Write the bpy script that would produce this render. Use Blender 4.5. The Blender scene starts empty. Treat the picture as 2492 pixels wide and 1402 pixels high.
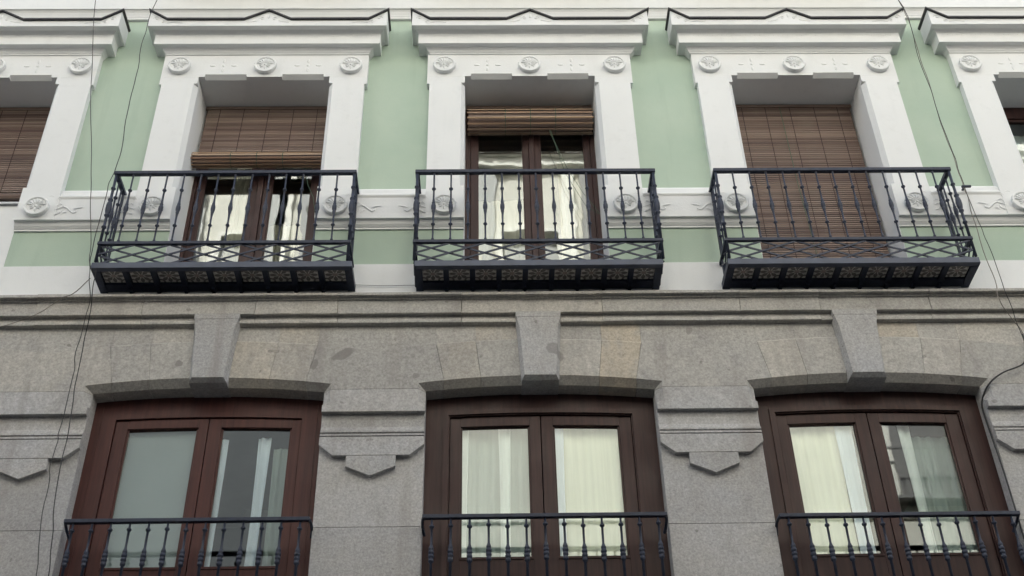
import bpy, math, random
from mathutils import Vector, Matrix
random.seed(7)
C = bpy.context.scene.collection
SC = bpy.context.scene
R = math.radians

# ------------------------------------------------------------ camera
cam_d = bpy.data.cameras.new('camera')
cam_d.sensor_width = 36.0
cam_d.lens = 3000.0 / 2492.0 * 36.0
cam_d.clip_start = 0.05
cam_d.clip_end = 500.0
cam = bpy.data.objects.new('camera', cam_d)
C.objects.link(cam)
rt = Vector((0.999763, -0.012107, -0.018067))
up = Vector((0.006789, -0.615506, 0.788103))
fw = Vector((0.020662, 0.788039, 0.615279))
cam.matrix_world = Matrix(((rt.x, up.x, -fw.x, 0.0), (rt.y, up.y, -fw.y, -7.93), (rt.z, up.z, -fw.z, 1.6), (0, 0, 0, 1)))
SC.camera = cam

# ------------------------------------------------------------ light
SUN_EL, SUN_AZ = 36.0, -14.0          # degrees, clockwise from +y: the sun stands behind the building, the facade is in shade and lit by sky and by the sunlit house opposite
w = bpy.data.worlds.new('World'); SC.world = w; w.use_nodes = True
nt = w.node_tree; nt.nodes.clear()
out = nt.nodes.new('ShaderNodeOutputWorld'); bg = nt.nodes.new('ShaderNodeBackground')
sky = nt.nodes.new('ShaderNodeTexSky'); sky.sky_type = 'NISHITA'; sky.sun_disc = False
sky.sun_elevation = R(SUN_EL); sky.sun_rotation = R(SUN_AZ)
sky.air_density = 1.0; sky.dust_density = 3.0; sky.ozone_density = 1.0
hs = nt.nodes.new('ShaderNodeHueSaturation'); hs.inputs['Saturation'].default_value = 0.55
bg.inputs['Strength'].default_value = 0.15
nt.links.new(sky.outputs[0], hs.inputs['Color']); nt.links.new(hs.outputs[0], bg.inputs['Color']); nt.links.new(bg.outputs[0], out.inputs[0])
sun_d = bpy.data.lights.new('sun', 'SUN'); sun_d.energy = 3.4; sun_d.angle = R(0.6); sun_d.color = (1.0, 0.985, 0.96)
sun = bpy.data.objects.new('sun', sun_d); C.objects.link(sun)
az, el = R(SUN_AZ), R(SUN_EL)
sdir = Vector((math.sin(az) * math.cos(el), math.cos(az) * math.cos(el), math.sin(el)))
sun.rotation_euler = sdir.to_track_quat('Z', 'Y').to_euler()
vs = SC.view_settings; vs.view_transform = 'Standard'; vs.look = 'None'; vs.gamma = 1.0; vs.use_curve_mapping = False
vs.exposure = 1.93

# ------------------------------------------------------------ node helpers
def mat(name):
    m = bpy.data.materials.new(name); m.use_nodes = True
    n = m.node_tree.nodes; b = n['Principled BSDF']
    return m, m.node_tree, b
def node(t, ty, **kw):
    n = t.nodes.new(ty)
    for k, v in kw.items():
        if k in n.inputs.keys(): n.inputs[k].default_value = v
        else: setattr(n, k, v)
    return n
def ramp(t, fac, stops):
    r = t.nodes.new('ShaderNodeValToRGB'); e = r.color_ramp.elements
    while len(e) < len(stops): e.new(0.5)
    for i, (p, c) in enumerate(stops):
        e[i].position = p; e[i].color = (c[0], c[1], c[2], 1) if not isinstance(c, (int, float)) else (c, c, c, 1)
    t.links.new(fac, r.inputs[0]); return r.outputs[0]
def mix(t, a, b, f, blend='MIX'):
    m = t.nodes.new('ShaderNodeMix'); m.data_type = 'RGBA'; m.blend_type = blend
    for sock, v in ((m.inputs[6], a), (m.inputs[7], b), (m.inputs[0], f)):
        if hasattr(v, 'is_linked') or hasattr(v, 'links'): t.links.new(v, sock)
        elif isinstance(v, (int, float)): sock.default_value = v
        else: sock.default_value = (v[0], v[1], v[2], 1)
    return m.outputs[2]
def coord(t, scale=(1, 1, 1), kind='geo'):
    if kind == 'geo': s = t.nodes.new('ShaderNodeNewGeometry').outputs['Position']
    else: s = t.nodes.new('ShaderNodeTexCoord').outputs['Object']
    mp = t.nodes.new('ShaderNodeMapping'); mp.inputs['Scale'].default_value = scale
    t.links.new(s, mp.inputs[0]); return mp.outputs[0]
def noise(t, vec, scale, detail=3, rough=0.55):
    n = t.nodes.new('ShaderNodeTexNoise'); n.inputs['Scale'].default_value = scale
    n.inputs['Detail'].default_value = detail; n.inputs['Roughness'].default_value = rough
    t.links.new(vec, n.inputs['Vector']); return n.outputs['Fac']
def bump(t, b, h, strength, dist=0.01):
    n = t.nodes.new('ShaderNodeBump'); n.inputs['Strength'].default_value = strength; n.inputs['Distance'].default_value = dist
    t.links.new(h, n.inputs['Height']); t.links.new(n.outputs[0], b.inputs['Normal'])
def mapr(t, v, a, b_, c, d):
    n = t.nodes.new('ShaderNodeMapRange'); n.inputs[1].default_value = a; n.inputs[2].default_value = b_
    n.inputs[3].default_value = c; n.inputs[4].default_value = d; t.links.new(v, n.inputs[0]); return n.outputs[0]
def rnd(t): return t.nodes.new('ShaderNodeObjectInfo').outputs['Random']

def stucco(name, c1, c2, streak=0.12):
    m, t, b = mat(name)
    p = coord(t)
    big = noise(t, p, 1.3, 5)
    col = mix(t, c1, c2, mapr(t, big, 0.35, 0.68, 0, 1))
    ps = coord(t, (7, 7, 0.7)); st = noise(t, ps, 1.0, 4)              # faint rain streaks
    dk = tuple(x * 0.82 for x in c1)
    col = mix(t, col, dk, mapr(t, st, 0.56, 0.8, 0, streak * 3))
    dirt = noise(t, p, 9, 6, 0.7)
    col = mix(t, col, tuple(x * 0.86 for x in c2), mapr(t, dirt, 0.55, 0.8, 0, 0.45))
    t.links.new(col, b.inputs['Base Color']); b.inputs['Roughness'].default_value = 0.85
    bump(t, b, noise(t, p, 55, 5, 0.7), 0.25, 0.004)
    return m
M = {}
M['green'] = stucco('green_stucco', (0.395, 0.50, 0.41), (0.45, 0.545, 0.45), 0.16)
M['white'] = stucco('white_stucco', (0.765, 0.78, 0.785), (0.74, 0.755, 0.755), 0.10)

def granite(nm='granite', warm=0.30, tanned=False):
    m, t, b = mat(nm)
    p = coord(t); r = rnd(t)
    sp = noise(t, p, 58, 3, 0.75); sp2 = noise(t, p, 24, 4, 0.8)
    big = noise(t, p, 2.2, 5, 0.6); big2 = noise(t, coord(t, (1.3, 1.3, 0.8)), 3.4, 4, 0.6)
    a = (0.44, 0.43, 0.41) if warm > 0.2 else (0.425, 0.425, 0.435); bb = (0.45, 0.43, 0.395); tan = (0.42, 0.365, 0.285)
    col = mix(t, a, bb, mapr(t, big, 0.38, 0.64, 0, 0.4 + 0.6 * warm))
    chip = noise(t, coord(t), 1.1, 3, 0.5)
    sel = ramp(t, r, [(0.0, 0.0), (0.55, 0.08 * warm), (0.8, 0.45 * warm), (1.0, 0.8 * warm)])
    col = mix(t, col, tan, sel)
    col = mix(t, col, (0.36, 0.35, 0.345), mapr(t, chip, 0.45, 0.68, 0, 0.45))
    if tanned: col = mix(t, col, (0.47, 0.42, 0.35), mapr(t, noise(t, p, 3.0, 3), 0.35, 0.65, 0.10, 0.42))
    col = mix(t, col, (0.345, 0.335, 0.328), mapr(t, big2, 0.54, 0.72, 0, 0.7))
    val = mapr(t, r, 0, 1, 0.88, 1.08)
    grain = mapr(t, sp, 0.30, 0.70, 0.74, 1.22)
    g2 = mapr(t, sp2, 0.3, 0.7, 0.84, 1.16)
    mm = t.nodes.new('ShaderNodeMath'); mm.operation = 'MULTIPLY'; t.links.new(grain, mm.inputs[0]); t.links.new(g2, mm.inputs[1])
    m2 = t.nodes.new('ShaderNodeMath'); m2.operation = 'MULTIPLY'; t.links.new(mm.outputs[0], m2.inputs[0]); t.links.new(val, m2.inputs[1])
    col = mix(t, col, m2.outputs[0], 1.0, 'MULTIPLY')
    runs = noise(t, coord(t, (6, 6, 0.55)), 1.0, 4, 0.6)
    col = mix(t, col, (0.27, 0.25, 0.235), mapr(t, runs, 0.54, 0.74, 0, 0.55))
    dots = noise(t, p, 11, 2, 0.4)
    col = mix(t, col, (0.16, 0.15, 0.14), mapr(t, dots, 0.735, 0.76, 0, 0.55))
    # mortar repair patches and dark blotches with a shape of their own
    pos = t.nodes.new('ShaderNodeNewGeometry').outputs['Position']
    wob = t.nodes.new('ShaderNodeTexNoise'); wob.inputs['Scale'].default_value = 9; t.links.new(pos, wob.inputs['Vector'])
    wv = t.nodes.new('ShaderNodeVectorMath'); wv.operation = 'MULTIPLY_ADD'; t.links.new(wob.outputs['Color'], wv.inputs[0])
    wv.inputs[1].default_value = (0.09, 0.0, 0.09); t.links.new(pos, wv.inputs[2])
    for (x, z, rx, rz, ang, k) in ((-1.116, 7.101, 0.10, 0.052, 0.45, 0.75), (-1.337, 7.007, 0.03, 0.05, 0.0, 0.7), (0.53, 7.09, 0.075, 0.05, -0.5, 0.55),
                                 (-2.379, 7.024, 0.032, 0.035, 0, 0.7), (1.599, 7.308, 0.032, 0.035, 0, 0.6), (-0.53, 6.892, 0.03, 0.025, 0, 0.6), (3.402, 7.03, 0.015, 0.015, 0, 0.6)):
        sb = t.nodes.new('ShaderNodeVectorMath'); sb.operation = 'SUBTRACT'; t.links.new(wv.outputs[0], sb.inputs[0]); sb.inputs[1].default_value = (x + 0.045, 0, z + 0.045)
        mp = t.nodes.new('ShaderNodeMapping'); mp.vector_type = 'TEXTURE'; mp.inputs['Rotation'].default_value = (0, -ang, 0); mp.inputs['Scale'].default_value = (rx, 1e6, rz)
        t.links.new(sb.outputs[0], mp.inputs[0])
        ln = t.nodes.new('ShaderNodeVectorMath'); ln.operation = 'LENGTH'; t.links.new(mp.outputs[0], ln.inputs[0])
        col = mix(t, col, (0.20, 0.19, 0.18), mapr(t, ln.outputs['Value'], 0.9, 1.08, k, 0))
    t.links.new(col, b.inputs['Base Color']); b.inputs['Roughness'].default_value = 0.8
    bump(t, b, sp, 0.5, 0.004)
    return m
M['granite'] = granite(); M['granite_grey'] = granite('grey_granite', 0.10); M['granite_tan'] = granite('tan_granite', 1.0, True)

def wood(name, c1, c2, rough=0.38):
    m, t, b = mat(name)
    p = coord(t, (38, 38, 2.0)); g = noise(t, p, 1.0, 5, 0.65)
    col = mix(t, c1, c2, mapr(t, g, 0.35, 0.68, 0, 1))
    t.links.new(col, b.inputs['Base Color'])
    t.links.new(mapr(t, noise(t, coord(t), 4, 4), 0.3, 0.7, rough - 0.06, rough + 0.14), b.inputs['Roughness'])
    b.inputs['Specular IOR Level'].default_value = 0.22
    bump(t, b, g, 0.25, 0.002)
    return m
M['wood_red'] = wood('reddish_wood', (0.092, 0.037, 0.032), (0.060, 0.026, 0.024))
M['wood_dark'] = wood('dark_wood', (0.062, 0.031, 0.028), (0.036, 0.020, 0.019))

def slatm(name, cols, rough=0.45):
    m, t, b = mat(name)
    p = coord(t, (2.2, 30, 90)); g = noise(t, p, 1.0, 4, 0.6)
    r = rnd(t)
    base = ramp(t, r, [(i / (len(cols) - 1), c) for i, c in enumerate(cols)])
    v = mapr(t, g, 0.3, 0.7, 0.72, 1.25)
    col = mix(t, base, v, 1.0, 'MULTIPLY')
    # bleached areas, broad, as on weathered lath
    pb = noise(t, coord(t, (1, 1, 0.6)), 2.6, 2)
    col = mix(t, col, (0.27, 0.22, 0.175), mapr(t, pb, 0.52, 0.7, 0, 0.3))
    t.links.new(col, b.inputs['Base Color']); b.inputs['Roughness'].default_value = rough
    return m
M['slat'] = slatm('weathered_slat', [(0.17, 0.112, 0.09), (0.25, 0.178, 0.145), (0.115, 0.068, 0.055), (0.20, 0.135, 0.108), (0.28, 0.205, 0.165)])
M['slat_new'] = slatm('varnished_slat', [(0.30, 0.185, 0.115), (0.42, 0.28, 0.17), (0.22, 0.125, 0.08), (0.50, 0.37, 0.26), (0.27, 0.16, 0.10)], 0.3)

def simple(name, c, rough=0.5, metal=0.0, spec=0.5, var=0.0, scale=20, bmp=0.0):
    m, t, b = mat(name)
    if var:
        n = noise(t, coord(t), scale, 4)
        col = mix(t, tuple(x * (1 - var) for x in c), tuple(min(1, x * (1 + var)) for x in c), mapr(t, n, 0.3, 0.7, 0, 1))
        t.links.new(col, b.inputs['Base Color'])
        if bmp: bump(t, b, n, bmp, 0.003)
    else: b.inputs['Base Color'].default_value = (*c, 1)
    b.inputs['Roughness'].default_value = rough; b.inputs['Metallic'].default_value = metal; b.inputs['Specular IOR Level'].default_value = spec
    return m
M['iron'] = simple('painted_iron', (0.024, 0.031, 0.054), 0.5, 0, 0.35, 0.25, 30, 0.15)
M['iron_skylit'] = simple('skylit_iron_fascia', (0.045, 0.058, 0.095), 0.45, 0, 0.5, 0.2, 9, 0.1)  # iron made lighter: skylight on the fascia is put into the colour
M['lead'] = simple('lead_flashing', (0.045, 0.045, 0.048), 0.6, 0, 0.3, 0.2, 30)
M['cable_black'] = simple('black_cable', (0.025, 0.026, 0.028), 0.6)
M['cable_grey'] = simple('grey_cable', (0.20, 0.185, 0.165), 0.7)
M['cord'] = simple('green_cord', (0.07, 0.12, 0.08), 0.8)
M['thread'] = simple('blind_thread', (0.045, 0.022, 0.02), 0.8)
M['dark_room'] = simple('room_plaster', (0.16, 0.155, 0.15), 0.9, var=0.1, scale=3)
M['grey_wall'] = simple('grey_shade_cloth', (0.36, 0.395, 0.40), 0.9, var=0.05, scale=2)
M['asphalt'] = simple('asphalt', (0.055, 0.055, 0.056), 0.9, var=0.25, scale=40, bmp=0.3)
M['paving'] = simple('paving', (0.15, 0.145, 0.135), 0.85, var=0.15, scale=6)
M['zinc'] = simple('zinc_sill', (0.42, 0.43, 0.45), 0.4, 0.4, 0.5, 0.08, 10)
M['opp_wall'] = simple('opposite_cream_render', (0.57, 0.55, 0.485), 0.9, var=0.06, scale=2)
M['opp_grey'] = simple('opposite_grey_render', (0.075, 0.08, 0.085), 0.9, var=0.06, scale=2)
M['opp_trim'] = simple('opposite_white_trim', (0.66, 0.64, 0.58), 0.8)
M['opp_dark'] = simple('opposite_dark_joinery', (0.16, 0.155, 0.15), 0.5)
M['opp_dark_base'] = simple('opposite_dark_base', (0.13, 0.125, 0.12), 0.8, var=0.15, scale=3)  # for the base added across the street to cut upward bounce
M['opp_shutter'] = simple('opposite_shutter', (0.33, 0.33, 0.31), 0.6)

def tile():
    m, t, b = mat('patterned_floor_tile')
    tc = t.nodes.new('ShaderNodeTexCoord').outputs['Object']
    sp = t.nodes.new('ShaderNodeSeparateXYZ'); t.links.new(tc, sp.inputs[0])
    def mth(op, a, c=None):
        n = t.nodes.new('ShaderNodeMath'); n.operation = op
        for i, v in enumerate((a, c)):
            if v is None: continue
            if isinstance(v, (int, float)): n.inputs[i].default_value = v
            else: t.links.new(v, n.inputs[i])
        return n.outputs[0]
    x = mth('MULTIPLY', sp.outputs[0], 1 / 0.085); y = mth('MULTIPLY', sp.outputs[1], 1 / 0.085)
    r = mth('SQRT', mth('ADD', mth('MULTIPLY', x, x), mth('MULTIPLY', y, y)))
    a = mth('ARCTAN2', y, x)
    pet = mth('ABSOLUTE', mth('COSINE', mth('MULTIPLY', a, 4.0)))      # eight petals
    f = mth('SUBTRACT', pet, mth('ABSOLUTE', mth('SUBTRACT', mth('MULTIPLY', r, 2.2), 1.2)))
    ax = mth('ABSOLUTE', x); ay = mth('ABSOLUTE', y)
    cx = mth('SUBTRACT', ax, 0.92); cy = mth('SUBTRACT', ay, 0.92)
    rc = mth('SQRT', mth('ADD', mth('MULTIPLY', cx, cx), mth('MULTIPLY', cy, cy)))
    dark = mth('MAXIMUM', mth('GREATER_THAN', f, 0.12), mth('LESS_THAN', mth('ABSOLUTE', mth('SUBTRACT', rc, 0.36)), 0.10))
    col = mix(t, (0.70, 0.68, 0.64), (0.20, 0.185, 0.18), dark)
    col = mix(t, col, (0.34, 0.27, 0.24), mth('MULTIPLY', mth('LESS_THAN', r, 0.22), 0.9))
    n = noise(t, coord(t), 30, 4)
    col = mix(t, col, mapr(t, n, 0.3, 0.7, 0.75, 1.15), 1.0, 'MULTIPLY')
    t.links.new(col, b.inputs['Base Color']); b.inputs['Roughness'].default_value = 0.6
    return m
M['tile'] = tile()

def glass(name, refl, wave, tint=(0.93, 0.96, 0.95)):
    m = bpy.data.materials.new(name); m.use_nodes = True; t = m.node_tree; t.nodes.clear()
    o = t.nodes.new('ShaderNodeOutputMaterial'); tr = t.nodes.new('ShaderNodeBsdfTransparent'); gl = t.nodes.new('ShaderNodeBsdfGlossy')
    tr.inputs['Color'].default_value = (*tint, 1); gl.inputs['Roughness'].default_value = 0.015; gl.inputs['Color'].default_value = (0.95, 0.98, 0.97, 1)
    lw = t.nodes.new('ShaderNodeLayerWeight'); lw.inputs['Blend'].default_value = 0.5
    pw = t.nodes.new('ShaderNodeMath'); pw.operation = 'POWER'; pw.inputs[1].default_value = 5.0; t.links.new(lw.outputs['Facing'], pw.inputs[0])
    fr = t.nodes.new('ShaderNodeMath'); fr.operation = 'MULTIPLY_ADD'; fr.inputs[1].default_value = 0.95; fr.inputs[2].default_value = 0.045; t.links.new(pw.outputs[0], fr.inputs[0])
    mr = t.nodes.new('ShaderNodeMapRange'); mr.inputs[1].default_value = 0.0; mr.inputs[2].default_value = 1.0; mr.inputs[3].default_value = refl; mr.inputs[4].default_value = 1.0
    t.links.new(fr.outputs[0], mr.inputs[0])
    mx = t.nodes.new('ShaderNodeMixShader'); t.links.new(mr.outputs[0], mx.inputs[0]); t.links.new(tr.outputs[0], mx.inputs[1]); t.links.new(gl.outputs[0], mx.inputs[2])
    p = coord(t, (1.0, 1.0, 0.55)); n = noise(t, p, 3.2, 2, 0.5)
    bp = t.nodes.new('ShaderNodeBump'); bp.inputs['Strength'].default_value = wave; bp.inputs['Distance'].default_value = 0.02
    t.links.new(n, bp.inputs['Height']); t.links.new(bp.outputs[0], gl.inputs['Normal'])
    t.links.new(mx.outputs[0], o.inputs[0])
    return m
M['glass_old'] = glass('old_wavy_glass', 0.075, 0.07)
M['glass_new'] = glass('window_glass', 0.07, 0.02); M['glass_bright'] = glass('reflecting_glass', 0.03, 0.02)

def cloth(name, c, folds=38, transl=0.35):
    m = bpy.data.materials.new(name); m.use_nodes = True; t = m.node_tree; b = t.nodes['Principled BSDF']
    n = noise(t, coord(t, (folds, folds, 0.5)), 1.0, 3)
    col = mix(t, tuple(x * 0.9 for x in c), c, mapr(t, n, 0.35, 0.65, 0, 1))
    t.links.new(col, b.inputs['Base Color']); b.inputs['Roughness'].default_value = 0.9
    tl = t.nodes.new('ShaderNodeBsdfTranslucent'); t.links.new(col, tl.inputs['Color'])
    ms = t.nodes.new('ShaderNodeMixShader'); ms.inputs[0].default_value = transl
    t.links.new(b.outputs[0], ms.inputs[1]); t.links.new(tl.outputs[0], ms.inputs[2]); t.links.new(ms.outputs[0], t.nodes['Material Output'].inputs[0])
    return m
M['net'] = cloth('white_net_curtain', (0.88, 0.92, 0.89), transl=0.1)
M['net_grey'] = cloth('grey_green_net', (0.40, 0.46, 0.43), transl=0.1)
M['dull_cloth'] = cloth('dull_beige_curtain', (0.50, 0.46, 0.37), transl=0.1)
M['cream_cloth'] = cloth('cream_curtain', (0.93, 0.92, 0.76), transl=0.1)
M['blue_cloth'] = cloth('bluish_white_curtain', (0.84, 0.91, 1.0), transl=0.1)

# ------------------------------------------------------------ mesh helpers
class MB:
    def __init__(s): s.v = []; s.f = []
    def add(s, vs, fs):
        o = len(s.v); s.v += [tuple(p) for p in vs]; s.f += [tuple(i + o for i in f) for f in fs]; return s
    def box(s, x0, x1, y0, y1, z0, z1):
        return s.add([(x0, y0, z0), (x1, y0, z0), (x1, y1, z0), (x0, y1, z0), (x0, y0, z1), (x1, y0, z1), (x1, y1, z1), (x0, y1, z1)],
                     [(0, 3, 2, 1), (4, 5, 6, 7), (0, 1, 5, 4), (1, 2, 6, 5), (2, 3, 7, 6), (3, 0, 4, 7)])
    def prism_y(s, poly, y0, y1):                         # poly in (x,z), extruded along y
        n = len(poly)
        vs = [(x, y0, z) for x, z in poly] + [(x, y1, z) for x, z in poly]
        fs = [tuple(range(n)), tuple(reversed(range(n, 2 * n)))] + [(i, n + i, n + (i + 1) % n, (i + 1) % n) for i in range(n)]
        return s.add(vs, fs)
    def prism_x(s, poly, x0, x1):                         # poly in (y,z)
        n = len(poly)
        vs = [(x0, y, z) for y, z in poly] + [(x1, y, z) for y, z in poly]
        fs = [tuple(range(n)), tuple(reversed(range(n, 2 * n)))] + [(i, n + i, n + (i + 1) % n, (i + 1) % n) for i in range(n)]
        return s.add(vs, fs)
    def loft(s, rings, cap=True, closed=True):
        n = len(rings[0]); vs = [p for r in rings for p in r]; fs = []
        for k in range(len(rings) - 1):
            for i in range(n if closed else n - 1):
                a = k * n + i; b = k * n + (i + 1) % n
                fs.append((a, b, b + n, a + n))
        if cap: fs += [tuple(reversed(range(n))), tuple(range((len(rings) - 1) * n, len(rings) * n))]
        return s.add(vs, fs)
    def tube(s, pts, r, n=6, flat=1.0):
        pts = [Vector(p) for p in pts]; rings = []
        for i, p in enumerate(pts):
            d = (pts[min(i + 1, len(pts) - 1)] - pts[max(i - 1, 0)]).normalized()
            a = Vector((0, 1, 0)) if abs(d.y) < 0.9 else Vector((1, 0, 0))
            u = d.cross(a).normalized(); v = u.cross(d).normalized()
            rr = r[i] if isinstance(r, (list, tuple)) else r
            rings.append([p + u * math.cos(2 * math.pi * k / n) * rr + v * math.sin(2 * math.pi * k / n) * rr * flat for k in range(n)])
        return s.loft(rings)
    def lathe(s, prof, cx=0, cy=0, n=8, z0=0):            # prof: (r,z)
        return s.loft([[(cx + r * math.cos(2 * math.pi * k / n), cy + r * math.sin(2 * math.pi * k / n), z0 + z) for k in range(n)] for r, z in prof])
    def ell(s, c, rx, ry, rz, nu=8, nv=5, rot=0.0):
        rings = []
        for j in range(nv + 1):
            th = math.pi * j / nv; ring = []
            for k in range(nu):
                ph = 2 * math.pi * k / nu
                x = math.sin(th) * math.cos(ph) * rx + 1e-6; y = math.sin(th) * math.sin(ph) * ry; z = -math.cos(th) * rz
                ring.append((c[0] + x * math.cos(rot) - z * math.sin(rot), c[1] + y, c[2] + x * math.sin(rot) + z * math.cos(rot)))
            rings.append(ring)
        return s.loft(rings)
    def mesh(s, name, m, smooth=False):
        me = bpy.data.meshes.new(name); me.from_pydata([tuple(v) for v in s.v], [], s.f); me.materials.append(m)
        import bmesh
        bm = bmesh.new(); bm.from_mesh(me); bmesh.ops.recalc_face_normals(bm, faces=bm.faces); bm.to_mesh(me); bm.free()
        if smooth:
            for p in me.polygons: p.use_smooth = True
        return me
    def obj(s, name, m, parent=None, loc=(0, 0, 0), label=None, smooth=False, bevel=0, kind=None):
        o = bpy.data.objects.new(name, s.mesh(name, m, smooth)); C.objects.link(o)
        o.location = loc
        if parent is not None: o.parent = parent
        if label: o['label'] = label
        if kind: o['kind'] = kind
        if bevel:
            b = o.modifiers.new('bevel', 'BEVEL'); b.width = bevel; b.segments = 2; b.limit_method = 'ANGLE'; b.angle_limit = R(35)
        if smooth:
            pass
        return o
def put(me, name, parent, loc=(0, 0, 0), rot=None, label=None):
    o = bpy.data.objects.new(name, me); C.objects.link(o); o.location = loc
    if rot: o.rotation_euler = rot
    if parent is not None: o.parent = parent
    if label: o['label'] = label
    return o
def thing(name, label, cat, loc=(0, 0, 0), group=None, kind=None):
    o = bpy.data.objects.new(name, None); C.objects.link(o); o.location = loc; o.empty_display_size = 0.1
    o['label'] = label; o['category'] = cat
    if group: o['group'] = group
    if kind: o['kind'] = kind
    return o

# ------------------------------------------------------------ layout (metres)
UC = [-4.575, -2.056, 0.418, 2.917, 5.395]        # upper bay centres
UP = [-4.575, -2.053, 0.434, 2.905, 5.395]        # pediment centres
LC = [-4.66, -2.121, 0.407, 2.925, 5.44]          # lower bay centres
PC = [-5.93, -3.385, -0.857, 1.667, 4.183, 6.71]  # stone pier centres
HO = 0.607                                        # half opening, upper
PF = -0.07                                        # y of white surround face
X0, X1 = -6.6, 7.4

bld = thing('apartment_building', 'green and white stucco apartment facade above a grey granite storey, with french doors', 'building', (0, 0, 0))

# ---------- upper wall: core and green skin
def wall_cells(mb, y0, y1, z0, z1, holes):
    xs = [X0]
    for (a, b, c, d) in holes: xs += [a, b]
    xs.append(X1)
    for i in range(0, len(xs), 2): mb.box(xs[i], xs[i + 1], y0, y1, z0, z1)
    for (a, b, c, d) in holes:
        if c > z0: mb.box(a, b, y0, y1, z0, c)
        if d < z1: mb.box(a, b, y0, y1, d, z1)
holes_u = [(c - HO - 0.07, c + HO + 0.07, 7.83 if i else 8.72, 10.32) for i, c in enumerate(UC)]
mb = MB(); wall_cells(mb, 0.033, 0.44, 7.66, 18.2, holes_u); mb.obj('wall_core', M['white'], bld)
holes_g = [(c - HO - 0.004, c + HO + 0.004, 7.83 if i else 8.72, 10.32) for i, c in enumerate(UC)]
mb = MB(); wall_cells(mb, 0.0, 0.03, 7.9, 11.16, holes_g); mb.obj('green_wall', M['green'], bld, label='pale green stucco wall between the white window surrounds')
MB().box(X0, X1, -0.002, 0.03, 11.8, 18.2).obj('green_wall', M['green'], bld)  # unseen upper wall, raised so its shade covers the lower house opposite

# lower cores and floors
hl = [(c - 1.0, c + 1.0, 3.4, 7.0) for c in LC]
mb = MB(); wall_cells(mb, 0.131, 0.45, 0.0, 7.655, hl); mb.obj('wall_core', M['granite'], bld)
mb = MB(); wall_cells(mb, -0.04, 0.13, 0.0, 3.98, []); mb.obj('stone_base', M['granite'], bld)

# rooms behind the openings
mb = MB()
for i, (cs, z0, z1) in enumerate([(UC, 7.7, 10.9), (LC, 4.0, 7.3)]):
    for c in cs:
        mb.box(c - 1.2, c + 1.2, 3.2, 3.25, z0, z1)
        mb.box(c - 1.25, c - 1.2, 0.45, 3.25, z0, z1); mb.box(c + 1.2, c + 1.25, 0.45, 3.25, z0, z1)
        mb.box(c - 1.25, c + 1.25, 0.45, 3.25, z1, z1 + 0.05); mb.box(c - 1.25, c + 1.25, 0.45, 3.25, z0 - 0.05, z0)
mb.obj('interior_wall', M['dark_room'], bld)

# ---------- reveals
for i, c in enumerate(UC):
    mb = MB(); zb = 7.83 if i else 8.72
    mb.box(c - HO - 0.07, c - HO, 0.03, 0.43, zb, 10.252); mb.box(c + HO, c + HO + 0.07, 0.03, 0.43, zb, 10.252)
    mb.box(c - HO - 0.07, c + HO + 0.07, 0.03, 0.43, 10.252, 10.32)
    mb.box(c - HO - 0.0035, c - HO, 0.0006, 0.0299, zb, 10.245); mb.box(c + HO, c + HO + 0.0035, 0.0006, 0.0299, zb, 10.245)
    mb.obj('window_reveal', M['white'], bld)

# ---------- white surrounds: pilasters, frieze, ears, dado
def surround(i, c):
    mb = MB(); ch = 0.036
    def pil(s):
        def ring(z, k):
            pl = [(HO, 0.0), (HO, PF + 0.05 * k), (HO + ch * k, PF), (0.935, PF), (0.935, 0.0)]
            return [(c + s * x, y, z) for x, y in pl]
        mb.loft([ring(8.86, 0.001), ring(8.862, 1.0), ring(10.162, 1.0), ring(10.165, 0.001), ring(10.245, 0.001)])
        # dado pedestal under the pilaster
        pl = [(-0.0, 8.40)]
        x0, x1 = sorted((c + s * HO, c + s * 0.935))
        prof = [(0.0, 8.422), (-0.014, 8.422), (-0.014, 8.438), (-0.018, 8.440), (-0.035, 8.462), (-0.046, 8.495), (PF + 0.016, 8.496), (PF - 0.004, 8.498), (PF - 0.004, 8.86), (0.0, 8.86)]
        mb.prism_x(prof, x0, x1)
        # ear
        x0, x1 = sorted((c + s * 0.934, c + s * 0.957)); mb.box(x0, x1, PF, 0.0, 10.15, 10.55)
    pil(-1); pil(1)
    # frieze with the two shallow cuts along its lower edge
    xs = [-0.935, -HO, -0.55, -0.165, 0.165, 0.55, HO, 0.935]
    lows = [(10.246, 0), (10.252, 0), (10.252, 1), (10.252, 0), (10.252, 1), (10.252, 0), (10.246, 0)]
    for k in range(7):
        zl, cut = lows[k]
        if cut: poly = [(PF, 10.55), (0.0, 10.55), (0.0, 10.252), (PF + 0.045, 10.252), (PF, 10.286)]
        else: poly = [(PF, 10.55), (0.0, 10.55), (0.0, zl), (PF, zl)]
        mb.prism_x(poly, c + xs[k], c + xs[k + 1])
    mb.box(c - HO, c + HO, 0.0, 0.03, 10.252, 10.32)
    o = mb.obj('window_surround', M['white'], bld)
    return o
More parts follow.
